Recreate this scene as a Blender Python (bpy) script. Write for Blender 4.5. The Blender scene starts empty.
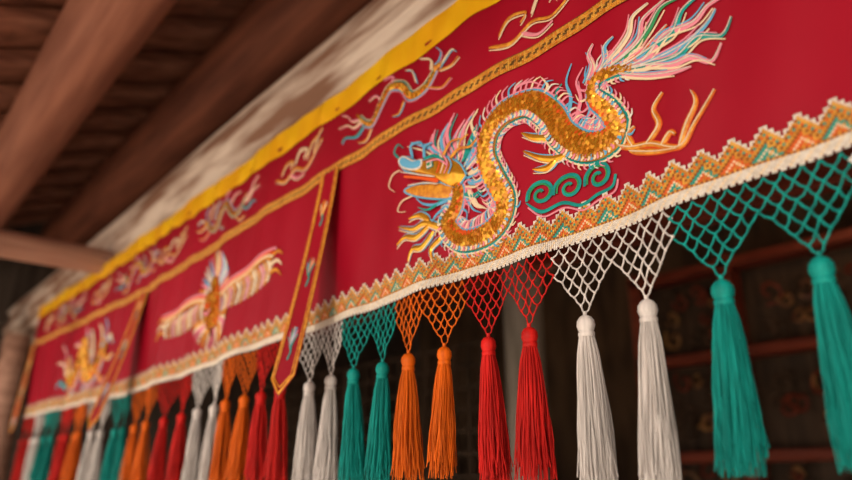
import bpy, math, random
from mathutils import Vector, Matrix
random.seed(7)
ZO=1.7
bpy.context.scene.view_settings.view_transform='Standard'
# ---------------- camera -----------------
fpx=700.0
p=math.atan(240/700.0); yaw=math.atan2(616,740)
fh=Vector((-math.cos(yaw),math.sin(yaw),0))
R=Vector((fh.y,-fh.x,0))
F=fh*math.cos(p)+Vector((0,0,math.sin(p)))
U=R.cross(F)
cd=bpy.data.cameras.new("camera"); cam=bpy.data.objects.new("camera",cd)
bpy.context.collection.objects.link(cam); bpy.context.scene.camera=cam
cd.sensor_width=36; cd.lens=fpx/852*36
M=Matrix((R,U,-F)).transposed().to_4x4(); M.translation=Vector((0,-1,ZO)); cam.matrix_world=M
cd.dof.use_dof=True; cd.dof.focus_distance=1.34; cd.dof.aperture_fstop=1.5
cd.clip_start=.05

# The dragon's embroidery pattern was traced on an oblique view of the cloth; this fixed
# plane rectification flattens the tracing to metres on the cloth (u along, v up).
def P(x,y):
    X=x-426; Y_=240-y
    ry=.76856*X-.207493*Y_+423.63
    return ((.63977*X+.249262*Y_-508.91)/ry,(.945936*Y_+227.03)/ry)
def rect(o): return [rect(q) for q in o] if isinstance(o,list) else P(*o)
DRG={k:rect(v) for k,v in dict(
body=[(450,178),(463,190),(462,208),(455,226),(467,242),(490,238),(508,222),(513,203),(503,182),(495,160),(499,135),(514,115),(536,106),(555,118),(566,136),(586,148),(610,146),(624,132),(616,114),(600,100),(602,84),(620,76),(642,72)],
tails=[[(630,74),(655,62),(672,40),(700,28),(715,10),(737,-2)],[(625,76),(655,70),(685,62),(705,42),(728,40),(738,22)],
[(610,78),(640,55),(655,35),(668,12),(690,2)],[(620,76),(650,70),(680,70),(700,62),(718,66),(728,48)],
[(600,82),(622,60),(636,40),(640,22),(655,8)],[(598,86),(612,66),(612,52),(622,42)],[(625,78),(655,80),(680,78),(700,72)],
[(630,72),(660,52),(680,38),(690,15),(712,-4)],[(615,78),(645,62),(660,45),(675,30)],[(590,88),(598,70),(594,58),(600,48)],[(628,76),(660,66),(692,50),(712,30),(722,14)],[(606,80),(630,62),(646,44),(650,24),(672,4)]],
flame=[[(618,146),(636,150),(660,148),(690,152),(704,128),(722,94)],[(655,148),(668,130),(662,114),(672,98)],[(690,152),(696,130),(704,108),(700,96)],[(640,150),(634,138),(642,130)],[(672,150),(680,138),(686,140)],[(636,154),(665,156),(688,154)]],
leg=[[(452,232),(436,226),(424,232),(410,230)],[(440,228),(428,240),(416,240),(408,248)],[(444,234),(434,250),(424,252),(420,264)],[(450,240),(442,252),(444,262)],[(440,224),(430,218),(420,222)]],
arm=[[(575,150),(560,160),(545,160),(530,154)],[(560,160),(552,170),(540,172)],[(556,140),(540,140),(528,136)]],
skull=[(474,178),(467,166),(454,160),(440,161),(428,165),(418,161),(413,166),(416,174),(430,178),(446,183),(462,190)],
snout=[(434,164),(426,166),(418,162),(414,166),(417,172),(426,174),(433,171)],
jaw=[(466,189),(450,186),(436,187),(424,189),(416,195),(428,200),(448,202),(464,199)],
head=[[(450,185),(434,182),(418,181)],[(448,181),(432,179),(416,177)],[(450,188),(436,187),(422,190)],[(412,163),(406,157),(410,149),(416,153)],[(424,163),(422,150),(430,146),(433,152)],[(434,162),(434,150),(442,146)],[(456,166),(447,160),(437,163)],[(460,170),(451,164),(440,167)],
[(412,174),(403,179),(399,190),(407,196)],[(424,199),(414,205),(410,215),(418,215)],[(460,200),(446,208),(434,207),(428,202)],[(452,203),(440,213),(430,211)],[(458,207),(448,217),(444,225)],[(458,164),(468,152),(480,150),(488,142)],[(452,162),(460,146),(470,142)],[(468,152),(470,144),(478,138)]],
eye=[(443,169)],
mane=[[(455,162),(448,142),(456,126)],[(462,162),(462,140),(472,122)],[(468,164),(476,144),(484,128)],[(472,170),(486,156),(492,142)],[(474,176),(488,170),(494,160)],[(458,162),(440,148),(442,132)],[(474,184),(486,184),(494,178)],[(466,160),(470,132),(482,114)],[(470,196),(480,198),(488,192)],[(450,160),(436,150),(420,146)],[(474,192),(482,206),(492,210)],[(462,160),(454,138),(462,116)],[(470,168),(482,148),(480,136)]],
crest=[[(570,120),(574,100),(570,84),(576,66)],[(578,122),(584,100),(580,84),(588,70)],[(562,110),(560,96),(566,86)],[(548,98),(552,88),(546,80)],[(520,100),(522,90),(534,84),(548,88)],[(484,140),(478,126),(486,112)],[(586,128),(594,112),(590,100)]],
cloud=[(534,206),(548,214),(566,204),(584,206),(600,196),(616,188),(620,176)],
swirl=[(547,196),(572,188),(602,178)]).items()}

# ---------------- materials ----------------
def mat(name,col,rough=.6,metal=0,noise=None,bump=None,col2=None,stretch=(1,1,1),spec=.25,pos=(.35,.65)):
    m=bpy.data.materials.new(name); m.use_nodes=True
    nt=m.node_tree; b=nt.nodes["Principled BSDF"]
    b.inputs["Base Color"].default_value=(*col,1); b.inputs["Roughness"].default_value=rough
    b.inputs["Metallic"].default_value=metal
    if metal<.1: b.inputs["Specular IOR Level"].default_value=spec
    tc=nt.nodes.new("ShaderNodeTexCoord"); mp=nt.nodes.new("ShaderNodeMapping")
    mp.inputs["Scale"].default_value=stretch
    nt.links.new(tc.outputs["Object"],mp.inputs["Vector"])
    if noise:
        n=nt.nodes.new("ShaderNodeTexNoise"); n.inputs["Scale"].default_value=noise; n.inputs["Detail"].default_value=6
        nt.links.new(mp.outputs[0],n.inputs["Vector"])
        rp=nt.nodes.new("ShaderNodeValToRGB")
        rp.color_ramp.elements[0].position=pos[0]; rp.color_ramp.elements[1].position=pos[1]
        c2=col2 or tuple(c*.6 for c in col)
        rp.color_ramp.elements[0].color=(*c2,1); rp.color_ramp.elements[1].color=(*col,1)
        nt.links.new(n.outputs["Fac"],rp.inputs[0]); nt.links.new(rp.outputs[0],b.inputs["Base Color"])
    if bump:
        n2=nt.nodes.new("ShaderNodeTexNoise"); n2.inputs["Scale"].default_value=bump[0]; n2.inputs["Detail"].default_value=3
        nt.links.new(mp.outputs[0],n2.inputs["Vector"])
        bp=nt.nodes.new("ShaderNodeBump"); bp.inputs["Strength"].default_value=bump[1]; bp.inputs["Distance"].default_value=bump[2]
        nt.links.new(n2.outputs["Fac"],bp.inputs["Height"]); nt.links.new(bp.outputs[0],b.inputs["Normal"])
    return m
TB=(420,.6,.0015)
M_red=mat("crimson_cloth",(.38,.0015,.018),.5,noise=1.6,col2=(.30,.001,.013),bump=(700,.2,.001))
M_yel=mat("yellow_satin",(.98,.58,.01),.4,noise=5,col2=(.92,.42,.008),bump=(25,.4,.006),stretch=(1,1,.35))
M_gold=mat("gold_sequin",(1,.56,.05),.22,.7,noise=60,col2=(.90,.32,.02))
M_gthr=mat("gold_thread",(.88,.38,.03),.4,.15,noise=80,col2=(.60,.17,.010),bump=TB)
M_dgold=mat("dark_gold_thread",(.16,.08,.015),.5,.3)
M_white=mat("white_thread",(.84,.77,.70),.7,0,noise=120,col2=(.66,.58,.50),bump=TB)
M_cream=mat("cream_thread",(.88,.68,.45),.6,bump=TB)
M_pink=mat("pink_thread",(.82,.26,.34),.6,bump=TB)
M_teal=mat("teal_thread",(.005,.34,.30),.6,noise=40,col2=(.005,.24,.22),bump=TB)
M_green=mat("green_thread",(.03,.28,.10),.6,bump=TB)
M_blue=mat("blue_thread",(.13,.42,.66),.6,bump=TB)
M_ored=mat("orange_red_thread",(.78,.10,.012),.6,bump=TB)
M_tg=mat("trim_gold_thread",(.80,.42,.06),.5,.1,noise=60,col2=(.56,.21,.02))
M_tb=mat("trim_brown_thread",(.30,.09,.02),.6)
M_tt=mat("trim_teal_thread",(.03,.34,.28),.6)
M_to=mat("trim_orange_thread",(.72,.14,.03),.6)
def yarn(name,c):
    return mat(name,c,.6,0,noise=90,col2=tuple(x*.6 for x in c),stretch=(1,1,.06))
Y={'t':yarn("teal_yarn",(.003,.37,.32)),'w':yarn("white_yarn",(.88,.80,.76)),
   'r':yarn("red_yarn",(.74,.014,.010)),'o':yarn("orange_yarn",(.93,.16,.004))}

# ---------------- mesh builder ----------------
class MB:
    def __init__(s,name,mats): s.name=name;s.mats=mats;s.v=[];s.f=[];s.m=[]
    def add(s,vs,fs,mi=0):
        o=len(s.v); s.v+=[(a,b,c+ZO) for a,b,c in vs]
        for f in fs: s.f.append(tuple(i+o for i in f)); s.m.append(mi)
    def build(s,parent=None,smooth=True):
        me=bpy.data.meshes.new(s.name); me.from_pydata(s.v,[],s.f)
        for m in s.mats: me.materials.append(m)
        me.polygons.foreach_set("material_index",s.m)
        if smooth: me.polygons.foreach_set("use_smooth",[True]*len(s.f))
        me.update(); o=bpy.data.objects.new(s.name,me); bpy.context.collection.objects.link(o)
        if parent: o.parent=parent
        return o
def empty(n):
    e=bpy.data.objects.new(n,None); bpy.context.collection.objects.link(e); return e
def interp(x,tab):
    tab=sorted(tab)
    if x<=tab[0][0]: return tab[0][1]
    for (a,b),(c,d) in zip(tab,tab[1:]):
        if x<=c: return b+(d-b)*(x-a)/(c-a)
    return tab[-1][1]
def cat(pts,n=8):
    k=len(pts[0]); out=[]
    q=[pts[0]]+list(pts)+[pts[-1]]
    for i in range(1,len(q)-2):
        a,b,c,d=q[i-1:i+3]
        for j in range(n):
            t=j/n
            out.append(tuple(.5*((2*b[m])+(-a[m]+c[m])*t+(2*a[m]-5*b[m]+4*c[m]-d[m])*t*t+(-a[m]+3*b[m]-3*c[m]+d[m])*t**3) for m in range(k)))
    out.append(tuple(pts[-1])); return out
U0,U1=1.6,-5.32
def vbot(u): return interp(u,[(-5.4,.385),(-4.2,.37),(-3.1,.352),(-2.4,.375),(-1.77,.394),(-1.5,.399),(-.29,.423),(1.6,.44)])
def vbr(u): return interp(u,[(-5.4,.865),(-4.2,.82),(-3.1,.79),(-2.24,.822),(-1.56,.842),(1.6,.846)])
def vtop(u): return interp(u,[(-5.4,1.13),(-4,1.10),(-2.2,1.098),(-1,1.112),(1.6,1.12)])
def surf(u,v):
    h=max(0,min(1,(1.12-v)/.7))
    return -.018+.010*math.sin(u*7.3+1)*h+.005*math.sin(u*19+v*5)*(.4+h)+.002*math.sin(u*41-v*9)
ban=empty("embroidered_temple_banner")
def sheet(name,m,f0,f1,nv,du=.02,off=0,ua=U0,ub=U1,wob=0):
    b=MB(name,[m]); n=int((ua-ub)/du); vs=[];fs=[]
    for i in range(n+1):
        u=ua+(ub-ua)*i/n
        a,c=f0(u),f1(u)
        for j in range(nv+1):
            t=j/nv; v=a+(c-a)*t
            vs.append((u,surf(u,v)-off-wob*(math.sin(u*33)+math.sin(u*57+2))*math.sin(t*3.1),v))
    for i in range(n):
        for j in range(nv):
            k=i*(nv+1)+j; fs.append((k,k+1,k+nv+2,k+nv+1))
    b.add(vs,fs); return b.build(ban)
sheet("panel_cloth",M_red,vbot,vbr,10)
sheet("header_cloth",M_red,vbr,lambda u:vtop(u)-.05,6)
sheet("yellow_top_band",M_yel,lambda u:vtop(u)-.078+.004*math.sin(u*17)+.003*math.sin(u*43),lambda u:vtop(u)+.006*math.sin(u*9),6,off=.004,wob=.0035)
sheet("header_hem",M_dgold,lambda u:vbr(u)-.004,lambda u:vbr(u)+.03,1,off=.002)

def beads(name,mats,fn,v0,cell,rows,off=.003,hgt=.0016):
    b=MB(name,mats); n=int((U0-U1)/cell)
    for i in range(n):
        u=U0-i*cell
        for r in range(rows):
            k=fn(i,r)
            if k is None: continue
            v=v0(u)+r*cell; y=surf(u,v)-off
            c=cell*.5; jx=random.uniform(-.3,.3)*c; jz=random.uniform(-.3,.3)*c
            b.add([(u-c,y,v-c),(u+c,y,v-c),(u+c,y,v+c),(u-c,y,v+c),(u+jx,y-hgt,v+jz)],[(0,1,4),(1,2,4),(2,3,4),(3,0,4)],k)
    return b.build(ban,False)
# trim colour index: 0 white,1 gold,2 brown,3 teal,4 orange,5 cream
def trimfn(i,r):
    per=12; t=abs((i%per)-per/2)
    t=int(6-t)
    if r<1: return 0 if i%3 else None
    if r<5: return 0 if (i+r)%5 else 5
    if r<6: return 2 if i%2 else 1
    k=r-6-t
    if k<-3: return [4,3,4][(i//per)%3] if (i+r)%3 else 1
    if k<-2: return 5
    if k<0: return [3,4][(i//per)%2] if (i+r)%3 else 1
    if k<3: return 1 if (i+r)%3 else 2
    if k<4: return 4 if i%2 else 3
    if k<6: return 1 if (i-r)%3 else 2
    if k<7: return 0
    if k<8: return 0 if i%2 else None
    return None
beads("zigzag_bead_trim",[M_white,M_tg,M_tb,M_tt,M_to,M_cream],trimfn,lambda u:vbot(u)-.002,.0041,22,hgt=.0018)
def brfn(i,r):
    if r in(0,5): return 1 if i%2 else 0
    if r in(2,3): return 2 if (i+r)%4<2 else 0
    return 0 if (i+r)%3 else 1
beads("gold_braid",[M_tg,M_gthr,M_dgold],brfn,lambda u:vbr(u)-.002,.0052,6,off=.004,hgt=.003)

def stroke(b,mi,pts,w0,w1,h=.0018,off=.0035,n=6,bulge=0,sf=surf,sh=(0,0)):
    c=cat(pts,n); N=len(c); vs=[];fs=[]
    for i,(u,v) in enumerate(c):
        a=c[max(0,i-1)]; d=c[min(N-1,i+1)]
        tx,ty=d[0]-a[0],d[1]-a[1]; L=math.hypot(tx,ty) or 1; nx,ny=-ty/L,tx/L
        t=i/(N-1); w=w0+(w1-w0)*t+bulge*math.sin(math.pi*t)
        if w0!=w1: w*=min(1,.4+t*5)
        u+=sh[0];v+=sh[1]
        y=sf(u,v)-off
        vs+=[(u+nx*w,y,v+ny*w),(u+nx*w*.5,y-h,v+ny*w*.5),(u-nx*w*.5,y-h,v-ny*w*.5),(u-nx*w,y,v-ny*w)]
    for i in range(N-1):
        k=i*4; fs+=[(k,k+1,k+5,k+4),(k+1,k+2,k+6,k+5),(k+2,k+3,k+7,k+6)]
    b.add(vs,fs,mi)
def patch(b,mi,outline,h,off=.004,rim=None):
    c=cat(list(outline)+[outline[0]],4)[:-1]; N=len(c)
    cu=sum(q[0] for q in c)/N; cv=sum(q[1] for q in c)/N
    vs=[];fs=[]
    for f,hh in((1,0),(.85,.6),(.6,.9),(.3,1)):
        for u,v in c:
            uu,vv=cu+(u-cu)*f,cv+(v-cv)*f; vs.append((uu,surf(uu,vv)-off-h*hh,vv))
    vs.append((cu,surf(cu,cv)-off-h,cv))
    for r in range(3):
        for i in range(N): j=(i+1)%N; fs.append((r*N+i,r*N+j,(r+1)*N+j,(r+1)*N+i))
    for i in range(N): fs.append((3*N+i,3*N+(i+1)%N,4*N))
    b.add(vs,fs,mi)
    if rim is not None: stroke(b,rim,list(outline)+[outline[0]],.0028,.0028,off=off,h=.002)
EM=[M_gold,M_gthr,M_cream,M_pink,M_teal,M_blue,M_white,M_ored,M_green]
GO,GT,CR,PK,TE,BL,WH,OR,GR=range(9)
def scaled_body(b,pts,fins=True,rowstep=.0075,belly=False):
    c=cat(pts,10)
    L=[0]
    for i in range(1,len(c)): L.append(L[-1]+math.hypot(c[i][0]-c[i-1][0],c[i][1]-c[i-1][1]))
    def at(s):
        for i in range(1,len(c)):
            if L[i]>=s:
                t=(s-L[i-1])/((L[i]-L[i-1]) or 1)
                q=tuple(c[i-1][k]+(c[i][k]-c[i-1][k])*t for k in range(3))
                tx,ty=c[i][0]-c[i-1][0],c[i][1]-c[i-1][1]; l=math.hypot(tx,ty) or 1
                return q,tx/l,ty/l
        return c[-1],1,0
    n=int(L[-1]/.006); vs=[];fs=[];K=8
    for i in range(n+1):
        (u,v,w),tx,ty=at(L[-1]*i/n)
        nx,ny=-ty,tx
        for k in range(K+1):
            a=math.pi*k/K; d=math.cos(a)*w
            vs.append((u+nx*d,surf(u,v)-.003-math.sin(a)*w*.35,v+ny*d))
    for i in range(n):
        for k in range(K):
            q=i*(K+1)+k; fs.append((q,q+1,q+K+2,q+K+1))
    b.add(vs,fs,GT)
    s=0;row=0
    while s<L[-1]:
        (u,v,w),tx,ty=at(s); nx,ny=-ty,tx
        m=max(2,int(2*w/rowstep))
        for k in range(m):
            d=((k+.5+(.5 if row%2 else 0))/m*2-1)
            if d>.95: continue
            a=math.acos(max(-1,min(1,d)))
            yy=surf(u,v)-.003-math.sin(a)*w*.35-.0015
            cu,cv=u+nx*d*w,v+ny*d*w
            r=rowstep*.6; ring=[(cu,yy-.001,cv)]
            t1=-.2+random.uniform(-.25,.25); t2=random.uniform(-.25,.25)+d*.25
            for j in range(6):
                an=j*math.pi/3
                ox=math.cos(an)*r; oy=math.sin(an)*r
                ring.append((cu+tx*ox+nx*oy,yy-.0005+t1*ox+t2*oy,cv+ty*ox+ny*oy))
            b.add(ring,[(0,j+1,(j+1)%6+1) for j in range(6)],(OR if d>.6 and random.random()<.45 else (GT if random.random()<.3 else GO)))
        s+=rowstep*.85; row+=1
    k=1 if rowstep>.007 else .6
    for side in(-1,1):
        pl=[];pl2=[]
        for i in range(0,n+1,3):
            (u,v,w),tx,ty=at(L[-1]*i/n); pl.append((u-ty*(w+.0015)*side,v+tx*(w+.0015)*side)); pl2.append((u-ty*(w+.0055)*side,v+tx*(w+.0055)*side))
        stroke(b,BL if side>0 else TE,pl,.0032*k,.0032*k,n=2); stroke(b,PK if side>0 else CR,pl2,.0022*k,.0022*k,n=2,off=.003)
    if belly:
        s=.03;q=0
        while s<L[-1]-.08:
            (u,v,w),tx,ty=at(s); nx,ny=-ty,tx
            d0,d1=-1.0,-.58
            yy=math.sin(math.acos(d1))*w*.35
            stroke(b,[CR,BL,CR,PK][q%4],[(u+nx*d0*w,v+ny*d0*w),(u+nx*-.8*w+tx*.003,v+ny*-.8*w+ty*.003),(u+nx*d1*w,v+ny*d1*w)],.0030,.0029,off=.004+yy,h=.001,n=2)
            s+=.0066;q+=1
    if fins:
        s=.01;k=0
        while s<L[-1]-.01:
            (u,v,w),tx,ty=at(s)
            for side in(-1,1):
                nx,ny=-ty*side,tx*side
                ln=.028 if side>0 else .015
                a=(u+nx*(w+.003),v+ny*(w+.003)); e=(u+nx*(w+ln)+tx*ln*.8,v+ny*(w+ln)+ty*ln*.8)
                mid=(u+nx*(w+ln*.75)+tx*ln*.15,v+ny*(w+ln*.75)+ty*ln*.15)
                stroke(b,[PK,CR,PK,BL,WH,PK][k%6],[a,mid,e],.0036,.0006,n=3)
            s+=.0110;k+=1
dr=MB("dragon_embroidery",EM)
BW=[.012,.016,.018,.019,.020,.021,.022,.022,.022,.023,.024,.025,.025,.025,.025,.025,.023,.020,.017,.015,.013,.010,.006]
scaled_body(dr,[(*q,w*1.15) for q,w in zip(DRG['body'],BW)],belly=True)
tc=[PK,TE,GR,PK,CR,BL,PK,TE,OR,PK,BL,PK]
for t,c in zip(DRG['tails'],tc):
    stroke(dr,c,t,.006,.0012,bulge=.003); stroke(dr,CR if c!=CR else PK,t[:-1],.0035,.001,sh=(.006,-.010))
    stroke(dr,BL if c==PK else PK,t[:-1],.003,.001,sh=(-.006,.008)); stroke(dr,WH,t,.0014,.0006,off=.006)
for f in DRG['flame']:
    stroke(dr,OR,f,.0065,.002,bulge=.002,h=.001,off=.002); stroke(dr,GT,f,.005,.001,bulge=.0015); stroke(dr,CR,f,.0016,.0006,off=.006)
for f in DRG['leg']+DRG['arm']:
    stroke(dr,BL,f,.011,.003,bulge=.003,h=.001,off=.002); stroke(dr,GO,f,.008,.002,bulge=.002,h=.003); stroke(dr,CR,f,.002,.001,sh=(0,-.009))
for k,f in enumerate(DRG['mane']):
    stroke(dr,[BL,PK,TE,BL,CR,PK][k%6],f,.007,.001,bulge=.002); stroke(dr,[PK,CR,TE][k%3],f,.004,.001,sh=(.010,-.006)); stroke(dr,[CR,BL,PK][k%3],f,.004,.001,sh=(-.010,-.008))
patch(dr,GT,DRG['jaw'],.006,off=.006,rim=BL); patch(dr,GO,DRG['skull'],.010,off=.008,rim=BL); patch(dr,BL,DRG['snout'],.004,off=.018,rim=WH)
HS=[(OR,.006,.003,.002,.014),(WH,.002,.0012,.002,.018),(WH,.002,.0012,.002,.016),
(TE,.004,.001,.003,.010),(BL,.005,.0015,.003,.010),(BL,.006,.0015,.003,.010),(TE,.006,.002,.003,.019),(PK,.003,.002,.003,.020),(CR,.0025,.0008,.002,.006),(CR,.0025,.0008,.002,.006),
(BL,.006,.001,.003,.008),(TE,.005,.001,.003,.008),(BL,.005,.001,.003,.008),(GT,.005,.0015,.003,.012),(GT,.005,.0015,.003,.012),(GT,.003,.001,.003,.012)]
for f,(c,w,w1,h,o) in zip(DRG['head'],HS): stroke(dr,c,f,w,w1,h=h,off=o)
# brow ridges and cheek shading on the head
eu,ev=DRG['eye'][0]
for k in range(4): stroke(dr,[OR,CR,PK,BL][k],[(eu+.02+.012*k,ev+.02-.006*k),(eu+.032+.012*k,ev-.004-.006*k),(eu+.022+.012*k,ev-.030-.004*k)],.0028,.001,off=.019)
for r,c,o in((.011,TE,.019),(.009,WH,.021),(.005,M_dgold and GR,.024)):
    stroke(dr,c,[(eu-r,ev),(eu,ev),(eu+r,ev)],r*.8,r*.8,off=o)
for f,c in zip(DRG['crest'],[BL,PK,TE,CR,PK,CR,BL]): stroke(dr,c,f,.006,.001)
for k,(cx,cy) in enumerate(DRG['swirl']):
    for c,r0,w in((TE,.036,.0035),(GR,.029,.002)):
        pts=[]
        for i in range(15):
            t=i/14; a=3.4-t*1.45*2*math.pi; rr=r0*(1-t*.85); pts.append((cx+math.cos(a)*rr,cy+math.sin(a)*rr*.85))
        stroke(dr,c,pts,w,w,n=3)
stroke(dr,TE,DRG['cloud'],.004,.003); stroke(dr,PK,DRG['cloud'],.002,.002,sh=(.004,-.011))
dr.build(ban)

def mini(b,cu,cv,Lu,H,sg=1,w=.014):
    q=lambda x,y:(cu+sg*x*Lu,cv+y*H)
    pts=[(-.34,.05,.6),(-.26,-.18,.9),(-.16,-.2,1),(-.08,.12,1.05),(.02,.24,1),(.1,0,1),(.18,-.22,.85),(.27,-.1,.6),(.34,.15,.4)]
    scaled_body(b,[(*q(x,y),w*k) for x,y,k in pts],fins=w>.03,rowstep=max(.006,w*.45))
    fl=[[(.3,.05),(.4,.12),(.45,.3),(.52,.42)],[(.3,.0),(.38,-.05),(.45,.1),(.54,.15)],[(.28,-.1),(.36,-.25),(.46,-.15),(.5,-.22)],
        [(-.3,.1),(-.3,.3),(-.22,.45)],[(-.34,.1),(-.38,.3),(-.34,.48)],[(-.36,.05),(-.46,.2),(-.5,.1)],[(-.36,0),(-.46,-.08),(-.52,-.02)],
        [(-.28,-.2),(-.38,-.35),(-.46,-.3)],[(-.1,-.2),(-.06,-.38),(.0,-.35)],[(.1,.1),(.16,.3),(.24,.32)],[(.02,.3),(.0,.45),(.08,.5)],[(-.2,.0),(-.16,.3),(-.1,.42)],[(.2,-.3),(.26,-.45),(.34,-.4)]]
    for k,f in enumerate(fl):
        stroke(b,[PK,CR,TE,CR,BL,CR,GT,GT,GT,PK,PK,CR,GT][k],[q(*z) for z in f],w*.45,w*.1)
        stroke(b,[CR,PK,BL][k%3],[(a+.006,c-.006) for a,c in [q(*z) for z in f]],w*.2,w*.08)
    hd=q(-.36,.08); stroke(b,GT,[(hd[0]-w*1.4*sg,hd[1]-w*.3),hd,(hd[0]+w*1.2*sg,hd[1])],w*.6,w*1.2,h=.004,off=.006)
    stroke(b,BL,[(hd[0]-w*.4,hd[1]+w*.3),(hd[0]+w*.4,hd[1]+w*.5)],w*.3,w*.2,off=.012)
def cloudm(b,cu,cv,Lu,H):
    q=lambda x,y:(cu+x*Lu,cv+y*H)
    for k,f in enumerate([[(-.5,-.2),(-.3,-.35),(-.1,-.15),(.1,-.3),(.3,-.1),(.5,.2)],[(-.4,-.1),(-.3,.15),(-.15,.1),(-.2,-.05)],[(-.1,0),(0,.3),(.15,.2),(.08,.02)],[(.15,-.05),(.25,.3),(.4,.35),(.36,.15)],[(-.2,-.25),(-.05,-.45),(.1,-.4)],[(.3,0),(.42,.4),(.5,.5)]]):
        stroke(b,[GT,GT,CR,GT,PK,GT][k],[q(*z) for z in f],.0055,.002)
        stroke(b,CR,[(a,c-.008) for a,c in [q(*z) for z in f]],.002,.001)
hm=MB("header_motifs",EM)
cloudm(hm,-.80,.95,.30,.13); mini(hm,-1.31,.955,.5,.15,-1,.010); cloudm(hm,-1.80,.955,.28,.12); mini(hm,-2.34,.94,.5,.15,1,.011)
cloudm(hm,-2.85,.93,.3,.12); mini(hm,-3.3,.93,.6,.15,-1,.012); cloudm(hm,-3.85,.94,.3,.12); mini(hm,-4.5,.95,.6,.15,1,.012); cloudm(hm,-5.0,.97,.25,.1)
mini(hm,-.1,.955,.5,.15,1,.011); cloudm(hm,.5,.95,.3,.12); mini(hm,1.1,.955,.5,.15,-1,.011)
hm.build(ban)
pm=MB("winged_beast_embroidery",EM)
cu,cv=-2.37,.595
for sg in(-1,1):
    tip=.035 if sg>0 else -.02
    for k in range(13):
        x=.09+k*.027; dz=tip*k/12; hh=.042+.012*math.sin(k/12*3.1)
        stroke(pm,[CR,GT,PK,GT][k%4],[(cu+sg*x,cv+.030+dz),(cu+sg*(x+.026),cv+dz),(cu+sg*(x+.010),cv-hh+dz)],.010,.006,bulge=.003); stroke(pm,WH,[(cu+sg*x,cv+.03+dz),(cu+sg*(x+.026),cv+dz),(cu+sg*(x+.010),cv-hh+dz)],.0018,.001,off=.006)
    for k,c in enumerate((GT,CR,OR,PK)):
        stroke(pm,c,[(cu+sg*.04,cv+.015+k*.010),(cu+sg*.2,cv+.038+k*.009),(cu+sg*.38,cv+.038+tip+k*.008),(cu+sg*(.45+.01*k),cv+.02+tip+k*.012)],.006,.004,off=.005)
    for k in range(3):
        stroke(pm,[GT,CR,GT][k],[(cu+sg*.43,cv+tip+.03-k*.025),(cu+sg*.48,cv+tip+.045-k*.03),(cu+sg*.51,cv+tip+.03-k*.035)],.009,.002)
    for k in range(10):
        a=math.radians(5+k*18)
        stroke(pm,[CR,PK,WH,BL,GT][k%5],[(cu+sg*.02*math.cos(a),cv+.05),(cu+sg*.11*math.cos(a)+.012,cv+.05+.08*math.sin(a)),(cu+sg*.13*math.cos(a)-.014,cv+.04+.165*math.sin(a))],.013,.002)
        stroke(pm,[GT,CR,PK][k%3],[(cu+sg*.02*math.cos(a),cv-.04),(cu+sg*.13*math.cos(a),cv-.04-.06*math.sin(a)),(cu+sg*.16*math.cos(a)-.01,cv-.03-.125*math.sin(a))],.012,.002)
scaled_body(pm,[(cu,cv+.10,.03),(cu,cv+.04,.062),(cu,cv-.04,.065),(cu,cv-.09,.035)],False)
for sg in(-1,1): stroke(pm,WH,[(cu+sg*.025-.012,cv+.05),(cu+sg*.025+.012,cv+.05)],.010,.010,off=.032)
stroke(pm,OR,[(cu-.03,cv+.0),(cu,cv-.012),(cu+.03,cv)],.008,.006,off=.032); stroke(pm,PK,[(cu-.035,cv-.025),(cu,cv-.04),(cu+.035,cv-.025)],.007,.004,off=.032)
pm.build(ban)
pm=MB("coiled_dragon_embroidery",EM); mini(pm,-4.0,.585,.95,.38,-1,.048); pm.build(ban)

# hanging ribbon strips
def strip(name,uc,w0,w1,lean,vend):
    b=MB(name,[M_red,M_gthr,M_gthr]+EM)
    vt=vbr(uc)+.004; n=14
    def sf(u,v): return surf(uc,vt)-.012-lean*(max(0,(vt-v))/.65)**1.2
    def W(v): return w0+(w1-w0)*(vt-v)/(vt-vend)
    vs=[];fs=[]
    tip=.055
    for i in range(n+1):
        v=vt-(vt-vend)*i/n
        for j in range(5):
            x=(j/4-.5)*2*W(v); dv=-tip*(1-abs(j/4-.5)*2)*i/n
            vs.append((uc+x,sf(0,v+dv),v+dv))
    for i in range(n):
        for j in range(4): k=i*5+j; fs.append((k,k+1,k+6,k+5))
    b.add(vs,fs,0)
    for sg in(-1,1):
        for q,mi in((.90,1),(.70,2)):
            wd=.0045 if mi==1 else .0018
            pl=[(uc+sg*W(v)*q,v) for v in [vt-(vt-vend)*i/10 for i in range(11)]]
            stroke(b,mi,pl,wd,wd,off=.002,sf=sf)
            stroke(b,mi,[(uc+sg*W(vend)*q,vend+.002),(uc,vend-tip+.006+(1-q)*.08)],wd,wd,off=.002,sf=sf)
    for k,(vv) in enumerate((.72,.54,.34)):
        for a in range(7):
            an=math.radians(20+a*23); c=3+[[GT,CR,OR,GT,GT,CR,GT],[TE,GT,PK,GT,TE,BL,GR],[TE,PK,BL,WH,TE,PK,TE]][k][a]
            r=W(vv)*.5
            stroke(b,c,[(uc,vv-.02),(uc+math.cos(an)*r*.6,vv+math.sin(an)*r*.6),(uc+math.cos(an)*r,vv+math.sin(an)*r*1.3)],.0035,.001,off=.002,sf=sf)
        stroke(b,3+TE,[(uc,vv-.05),(uc+.008,vv-.03),(uc,vv-.01)],.003,.003,off=.002,sf=sf)
    return b.build(ban)
strip("ribbon_strip",-1.60,.045,.062,.12,.245)
strip("ribbon_strip_far",-3.14,.05,.08,.16,.24)
strip("ribbon_strip_end",-5.27,.05,.07,.05,.33)

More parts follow.
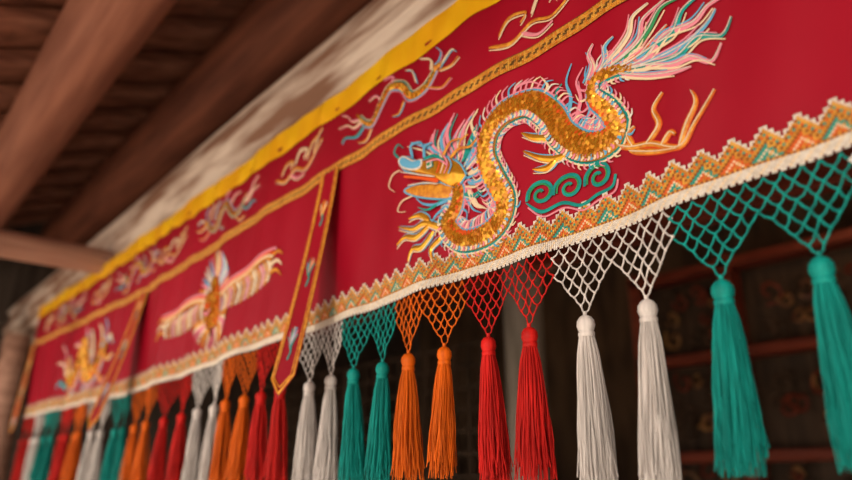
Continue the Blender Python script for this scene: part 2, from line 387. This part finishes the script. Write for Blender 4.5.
# ---------------- fringe ----------------
T=[]
seq=[('w',.62,.50),('r',.38,.26),('o',.14,.02),('w',-.10,-.225),('t',-.35,-.487),('w',-.628,-.754),('r',-.877,-.99),('o',-1.113,-1.227),('t',-1.341,-1.458),('w',-1.583,-1.70),
('r',-1.83,-1.94),('o',-2.05,-2.16),('w',-2.29,-2.43),('r',-2.58,-2.73),('o',-2.88,-3.04),('t',-3.2,-3.36),('w',-3.52,-3.67),('o',-3.82,-3.98),('r',-4.13,-4.28),('t',-4.43,-4.58),('w',-4.74,-4.9),('r',-5.06,-5.2)]
for c,a,b_ in seq: T+= [(c,a),(c,b_)]
bd=[T[0][1]+.06]+[(T[i][1]+T[i+1][1])/2 for i in range(len(T)-1)]+[T[-1][1]-.08]
CN=(('t','teal'),('w','white'),('r','red'),('o','orange'))
nets={c:MB("fringe_net_"+n,[Y[c]]) for c,n in CN}
tas={c:MB("tassels_"+n,[Y[c]]) for c,n in CN}
def tube(b,pts,r,sides=4,mi=0):
    N=len(pts); vs=[];fs=[]
    for i,q in enumerate(pts):
        q=Vector(q)
        t=(Vector(pts[min(N-1,i+1)])-Vector(pts[max(0,i-1)])).normalized()
        a=t.cross(Vector((0,1,.01))); a.normalize(); c=t.cross(a)
        for k in range(sides):
            an=2*math.pi*k/sides; w=q+(a*math.cos(an)+c*math.sin(an))*r; vs.append(tuple(w))
    for i in range(N-1):
        for k in range(sides):
            k2=(k+1)%sides; fs.append((i*sides+k,i*sides+k2,(i+1)*sides+k2,(i+1)*sides+k))
    b.add(vs,fs,mi)
def blob(b,q,r,rz=1):
    vs=[];fs=[];n=6
    prof=[(-1,.15),(-.6,.8),(0,1),(.6,.8),(1,.15)]
    for z,rr in prof:
        for k in range(n):
            a=2*math.pi*k/n; vs.append((q[0]+math.cos(a)*rr*r,q[1]+math.sin(a)*rr*r,q[2]+z*r*rz))
    for i in range(4):
        for k in range(n): k2=(k+1)%n; fs.append((i*n+k,i*n+k2,(i+1)*n+k2,(i+1)*n+k))
    b.add(vs,fs)
C=5;NF=3;dv=.0165
for idx,(c,u) in enumerate(T):
    ua,ub=bd[idx],bd[idx+1]; w=(ua-ub)/C
    b=nets[c]
    def pos(i,j,ua=ua,w=w,u=u):
        uu=ua-i*w/2
        v=vbot(uu)-.003-j*dv
        k=max(0,j-NF)/5
        uu=uu+(u-uu)*.25*k
        return (uu+.0018*math.sin(i*5.1+j*3+u*50),surf(uu,vbot(uu))+.002+.0015*math.sin(i*2.1+j*1.7),v+.0015*math.sin(i*3.7+u*31+j))
    rows=[]
    for j in range(0,NF+1):
        rows.append([2*i+1 for i in range(C)] if j%2==0 else [2*i for i in range(C+1)])
    cur=rows[-1]
    while len(cur)>1:
        cur=[a+1 for a in cur[:-1]]; rows.append(cur)
    for j in range(len(rows)-1):
        for i in rows[j]:
            for d in(-1,1):
                if i+d in rows[j+1]:
                    a=pos(i,j);e=pos(i+d,j+1)
                    m=((a[0]+e[0])/2+d*.0012,a[1],(a[2]+e[2])/2-.0015)
                    tube(b,[a,m,e],.0018,4)
        for i in rows[j+1]: blob(b,pos(i,j+1),.003)
    u0,y0,z0=pos(rows[-1][0],len(rows)-1)
    tb=tas[c]
    ln={'t':.262,'w':.31,'r':.275,'o':.265}[c]*random.uniform(.95,1.05)
    lx=random.uniform(-.012,.012); ly=random.uniform(-.01,.01)
    tube(tb,[(u0,y0,z0+.004),(u0,y0,z0-.012)],.004,6)
    prof=[(-.003,.004),(-.006,.010),(-.013,.0145),(-.022,.0155),(-.029,.0135),(-.032,.012),(-.034,.0138),(-.039,.0138),(-.042,.0125)]
    vs=[];fs=[];n=16
    for z,r in prof:
        for k in range(n):
            a=2*math.pi*k/n; rr=r*(1+.08*(k%2)); vs.append((u0+math.cos(a)*rr,y0+math.sin(a)*rr,z0+z))
    for i in range(len(prof)-1):
        for k in range(n): k2=(k+1)%n; fs.append((i*n+k,i*n+k2,(i+1)*n+k2,(i+1)*n+k))
    tb.add(vs,fs)
    near=-1.8<u<0
    ns=210 if near else 70
    sr=.0011 if near else .002
    Rb=random.uniform(.029,.037)
    zs=z0-.036
    for s in range(ns):
        a=random.uniform(0,6.283); rr=math.sqrt(random.random()); L_=ln*random.uniform(.84,1.04)
        ph=random.uniform(0,6.28); am=random.uniform(.001,.0038); pts=[]
        for k in range(8):
            t=k/7; Rt=.012+(Rb-.012)*(t**.6)
            pts.append((u0+math.cos(a)*rr*Rt+lx*t+am*math.sin(ph+t*8)*t,y0+math.sin(a)*rr*Rt+ly*t+am*math.cos(ph+t*7)*t,zs-L_*.88*t))
        tube(tb,pts,sr,3)
for d in(nets,tas):
    for c in d: d[c].build(ban)

# ---------------- architecture ----------------
def wood(name,c1,c2,ax=(1,8,8),rough=.7,sc=3,bump=.5,pos=(.35,.65)):
    return mat(name,c1,rough,0,noise=sc,col2=c2,bump=(sc*3,bump,.01),stretch=ax,pos=pos)
W_dark=wood("dark_brown_wood",(.26,.085,.048),(.13,.04,.024),(.5,6,6))
W_pur=wood("purlin_wood",(.38,.155,.10),(.23,.085,.055),(.4,7,7))
W_pale=wood("weathered_pale_wood",(.78,.65,.55),(.27,.14,.09),(.7,6,6),.8,2.4,.8,(.42,.62))
W_board=wood("roof_board_wood",(.36,.135,.08),(.16,.055,.032),(5,.6,5))
W_raf=wood("rafter_wood",(.36,.145,.09),(.19,.068,.042),(6,.5,6))
W_red=wood("red_lacquer_wood",(.24,.045,.022),(.12,.022,.012),(1,6,6),.5)
W_int=wood("interior_wood",(.10,.06,.038),(.045,.03,.02),(6,6,.6))
W_carv=wood("carved_dark_wood",(.10,.075,.06),(.05,.035,.028),(6,6,.6))
W_tie=wood("tie_beam_wood",(.50,.28,.20),(.32,.16,.11),(6,.5,6))
M_wall=mat("aged_timber_wall",(.16,.10,.06),.9,noise=2,col2=(.07,.045,.03),stretch=(3,1,.8))
M_floor=mat("stone_floor",(.40,.35,.30),.7,noise=3,col2=(.28,.24,.2))
M_gilt=mat("gilded_carving",(.40,.20,.06),.5,.2,noise=9,col2=(.14,.05,.03))
def cyl(name,a,b,r,m,sides=28,parent=None,wob=.04,rings=30):
    o=MB(name,[m]); a=Vector(a);b=Vector(b); t=(b-a).normalized()
    x=t.orthogonal().normalized(); y=t.cross(x); vs=[];fs=[]
    for i in range(rings+1):
        s=i/rings; c=a+(b-a)*s
        for k in range(sides):
            an=2*math.pi*k/sides; rr=r*(1+wob*.5*math.sin(s*11+math.sin(an)*2)+wob*.3*math.sin(s*31+an*2))
            if i in(0,rings): rr*=.93
            vs.append(tuple(c+(x*math.cos(an)+y*math.sin(an))*rr))
    for i in range(rings):
        for k in range(sides): k2=(k+1)%sides; fs.append((i*sides+k,i*sides+k2,(i+1)*sides+k2,(i+1)*sides+k))
    fs.append(tuple(range(sides))); fs.append(tuple(reversed(range(rings*sides,(rings+1)*sides))))
    o.add(vs,fs); return o.build(parent)
def boxv(o,c,s,mi=0,rot=0,bev=.12):
    x,y,z=[k/2 for k in s]; e=min(s)*bev; vs=[]
    for zz,ins in((-z,e),(-z+e,0),(z-e,0),(z,e)):
        X,Yy=x-ins,y-ins
        for px,py in((-X+e,-Yy),(X-e,-Yy),(X,-Yy+e),(X,Yy-e),(X-e,Yy),(-X+e,Yy),(-X,Yy-e),(-X,-Yy+e)):
            yy=py*math.cos(rot)-zz*math.sin(rot); z2=py*math.sin(rot)+zz*math.cos(rot)
            vs.append((c[0]+px,c[1]+yy,c[2]+z2))
    fs=[]
    for i in range(3):
        for k in range(8): k2=(k+1)%8; fs.append((i*8+k,i*8+k2,i*8+8+k2,i*8+8+k))
    fs.append(tuple(reversed(range(8)))); fs.append(tuple(range(24,32)))
    o.add(vs,fs,mi)
cyl("lintel_beam",(3.5,.235,1.285),(-7.0,.235,1.285),.235,W_pale,rings=80,wob=.03)
cyl("roof_purlin",(3.5,-.44,1.81),(-7,-.44,1.81),.16,W_pur,rings=60)
cyl("roof_purlin",(3.5,.36,2.13),(-7,.36,2.13),.20,W_dark,rings=60)
cyl("roof_purlin",(3.5,1.9,2.75),(-7,1.9,2.75),.18,W_dark,rings=60)
cyl("tie_beam",(-3.95,.05,1.13),(-3.95,-2.2,1.13),.07,W_tie)
post=empty("bracketed_column")
cyl("shaft",(-6.1,-.0,-1.7),(-6.1,-.0,1.05),.10,W_tie,parent=post)
cyl("wooden_column",(3.2,.235,-1.7),(3.2,.235,1.2),.17,W_red)
cyl("wooden_column",(-2.9,2.2,-1.7),(-2.9,2.2,2.7),.12,wood("grey_column_wood",(.45,.40,.35),(.28,.25,.21),(6,6,.6)))
cyl("wooden_column",(.5,2.2,-1.7),(.5,2.2,2.7),.13,W_red)
sl=math.atan(.4)
rf=MB("roof_rafters",[W_raf])
x=-7.0
while x<3.6:
    boxv(rf,(x,1.2,2.41+.4*(1.2-.384)),(.09,7.2,.07),0,sl); x+=.42
rf.build(None,False)
cb=MB("ceiling",[W_board]); y=-2.2
while y<4.8:
    boxv(cb,(-1.7,y,2.475+.4*(y-.384)+random.uniform(-.004,.004)),(11,.215,.03),0,sl); y+=.2
cb.build(None,False)
def room(name,c,s,m):
    o=MB(name,[m]); boxv(o,c,s,0,0,.02); return o.build(None,False)
room("floor",(-1.5,1.2,-1.75),(11.2,7.2,.1),M_floor)
room("bounce_ground",(-1.5,-14.4,-1.85),(40,24,.1),mat("bounce_stone",(.62,.53,.44),.9,noise=1,col2=(.5,.43,.35)))  # unseen pale ground, added to bounce light up to roof and banner
room("wall_back",(-1.5,4.75,1.2),(11,.12,5.9),M_wall)
wl=room("wall_left",(-7.1,1.2,.9),(.12,7.2,5.3),W_carv)
room("unseen_wall_right",(4.0,2.0,1.2),(.12,5.6,5.9),M_wall)  # unseen wall added to keep the interior dark
br=MB("carved_bracket",[W_carv])
for k in range(5):
    boxv(br,(-6.1,-.25-.10*k,1.15-.11*k+.3*(k/5)),(.16,.32-.03*k,.09))
for k in range(10):
    a=k*.7
    tube(br,[(-6.1+.09*math.cos(a*2),-.2-.06*k,.95-.01*k),(-6.1+.05*math.sin(a),-.24-.06*k,.80+.03*k),(-6.1-.08*math.cos(a),-.2-.06*k,.70+.04*k)],.025,6)
br.build(post,False)
fr=MB("carved_frieze",[W_carv])
for k in range(14):
    cy=-1.9+k*.17
    for m in range(4):
        cz=.4+m*.26
        pts=[]
        for i in range(10):
            t=i/9; a=(k+m)*1.3+t*6; r=.085*(1-t*.7); pts.append((-7.03,cy+math.cos(a)*r,cz+math.sin(a)*r))
        tube(fr,pts,.02,5)
fr.build(wl,False)
# dark carved altar screen: framework of posts and rails with carved openwork panels
alt=empty("carved_altar_screen")
sh=MB("screen_frame",[W_red,W_int])
for zz in(1.38,.78,.14): boxv(sh,(-1.0,3.5,zz),(3.9,.16,.07))
for xx in(-2.9,-2.2,-1.2,-.2,.9): boxv(sh,(xx,3.5,-.1),(.09,.16,3.1))
boxv(sh,(-1.0,3.62,-.1),(3.9,.02,3.1),1)
boxv(sh,(-1.0,3.55,-1.0),(3.9,.2,1.2),1)
sh.build(alt,False)
cp=MB("carved_openwork",[M_gilt,W_int,W_red])
random.seed(3)
for xx,wd in((-2.55,.55),(-1.7,.85),(-.7,.85),(.35,.95)):
    for zz,hh in((1.08,.48),(.46,.50),(-.1,.40)):
        for s in range(16):
            cx=xx+random.uniform(-.4,.4)*wd; cz=zz+random.uniform(-.4,.4)*hh; r0=random.uniform(.04,.09); a0=random.uniform(0,6)
            pts=[(cx+math.cos(a0+t*.8)*r0*(1-t*.09),3.52+.02*math.sin(t),cz+math.sin(a0+t*.8)*r0*(1-t*.09)) for t in range(9)]
            tube(cp,pts,.012,5,random.choice([0,1,1,2]))
cp.build(alt,False)
tb=MB("transom_beam",[W_red]); boxv(tb,(-1.5,2.2,1.30),(9.5,.12,.16)); tb.build(None,False)
lt=MB("lattice_screen",[W_int,W_red])
for i in range(22): boxv(lt,(-6.6+i*.155,2.3,.45),(.025,.03,.9))
for j in range(7): boxv(lt,(-4.95,2.3,.02+j*.145),(3.35,.03,.025))
for i in range(3): boxv(lt,(-6.6+i*1.63,2.3,-.4),(.08,.06,2.6))
boxv(lt,(-4.95,2.3,-.9),(3.35,.04,1.6)); lt.build(None,False)

# ---------------- light ----------------
w=bpy.data.worlds.new("world"); bpy.context.scene.world=w; w.use_nodes=True
bg=w.node_tree.nodes["Background"]; bg.inputs[0].default_value=(1,.93,.86,1); bg.inputs[1].default_value=1.2
def sun_or_fill(e,d,c,ang):
    sd=bpy.data.lights.new("sun_or_fill","SUN"); sd.energy=e; sd.angle=math.radians(ang); sd.color=c
    so=bpy.data.objects.new("sun_or_fill",sd); bpy.context.collection.objects.link(so)
    so.rotation_euler=Vector(d).normalized().to_track_quat('-Z','Y').to_euler()
sun_or_fill(5.5,(-.4,.55,-1.0),(1,.92,.80),3)
sun_or_fill(1.1,(-.25,1,-.20),(1,.88,.72),7)  # added low front light that makes the gold sparkle
for x,y,z,e in((-1.4,2.7,1.55,5),(-3.6,3.2,1.2,5)):  # warm fill lights added to brighten the back; no lamp stands there
    l=bpy.data.lights.new("interior_fill","POINT"); l.energy=e; l.color=(1,.6,.32); l.shadow_soft_size=.15
    o=bpy.data.objects.new("interior_fill",l); o.location=(x,y,ZO+z); bpy.context.collection.objects.link(o)
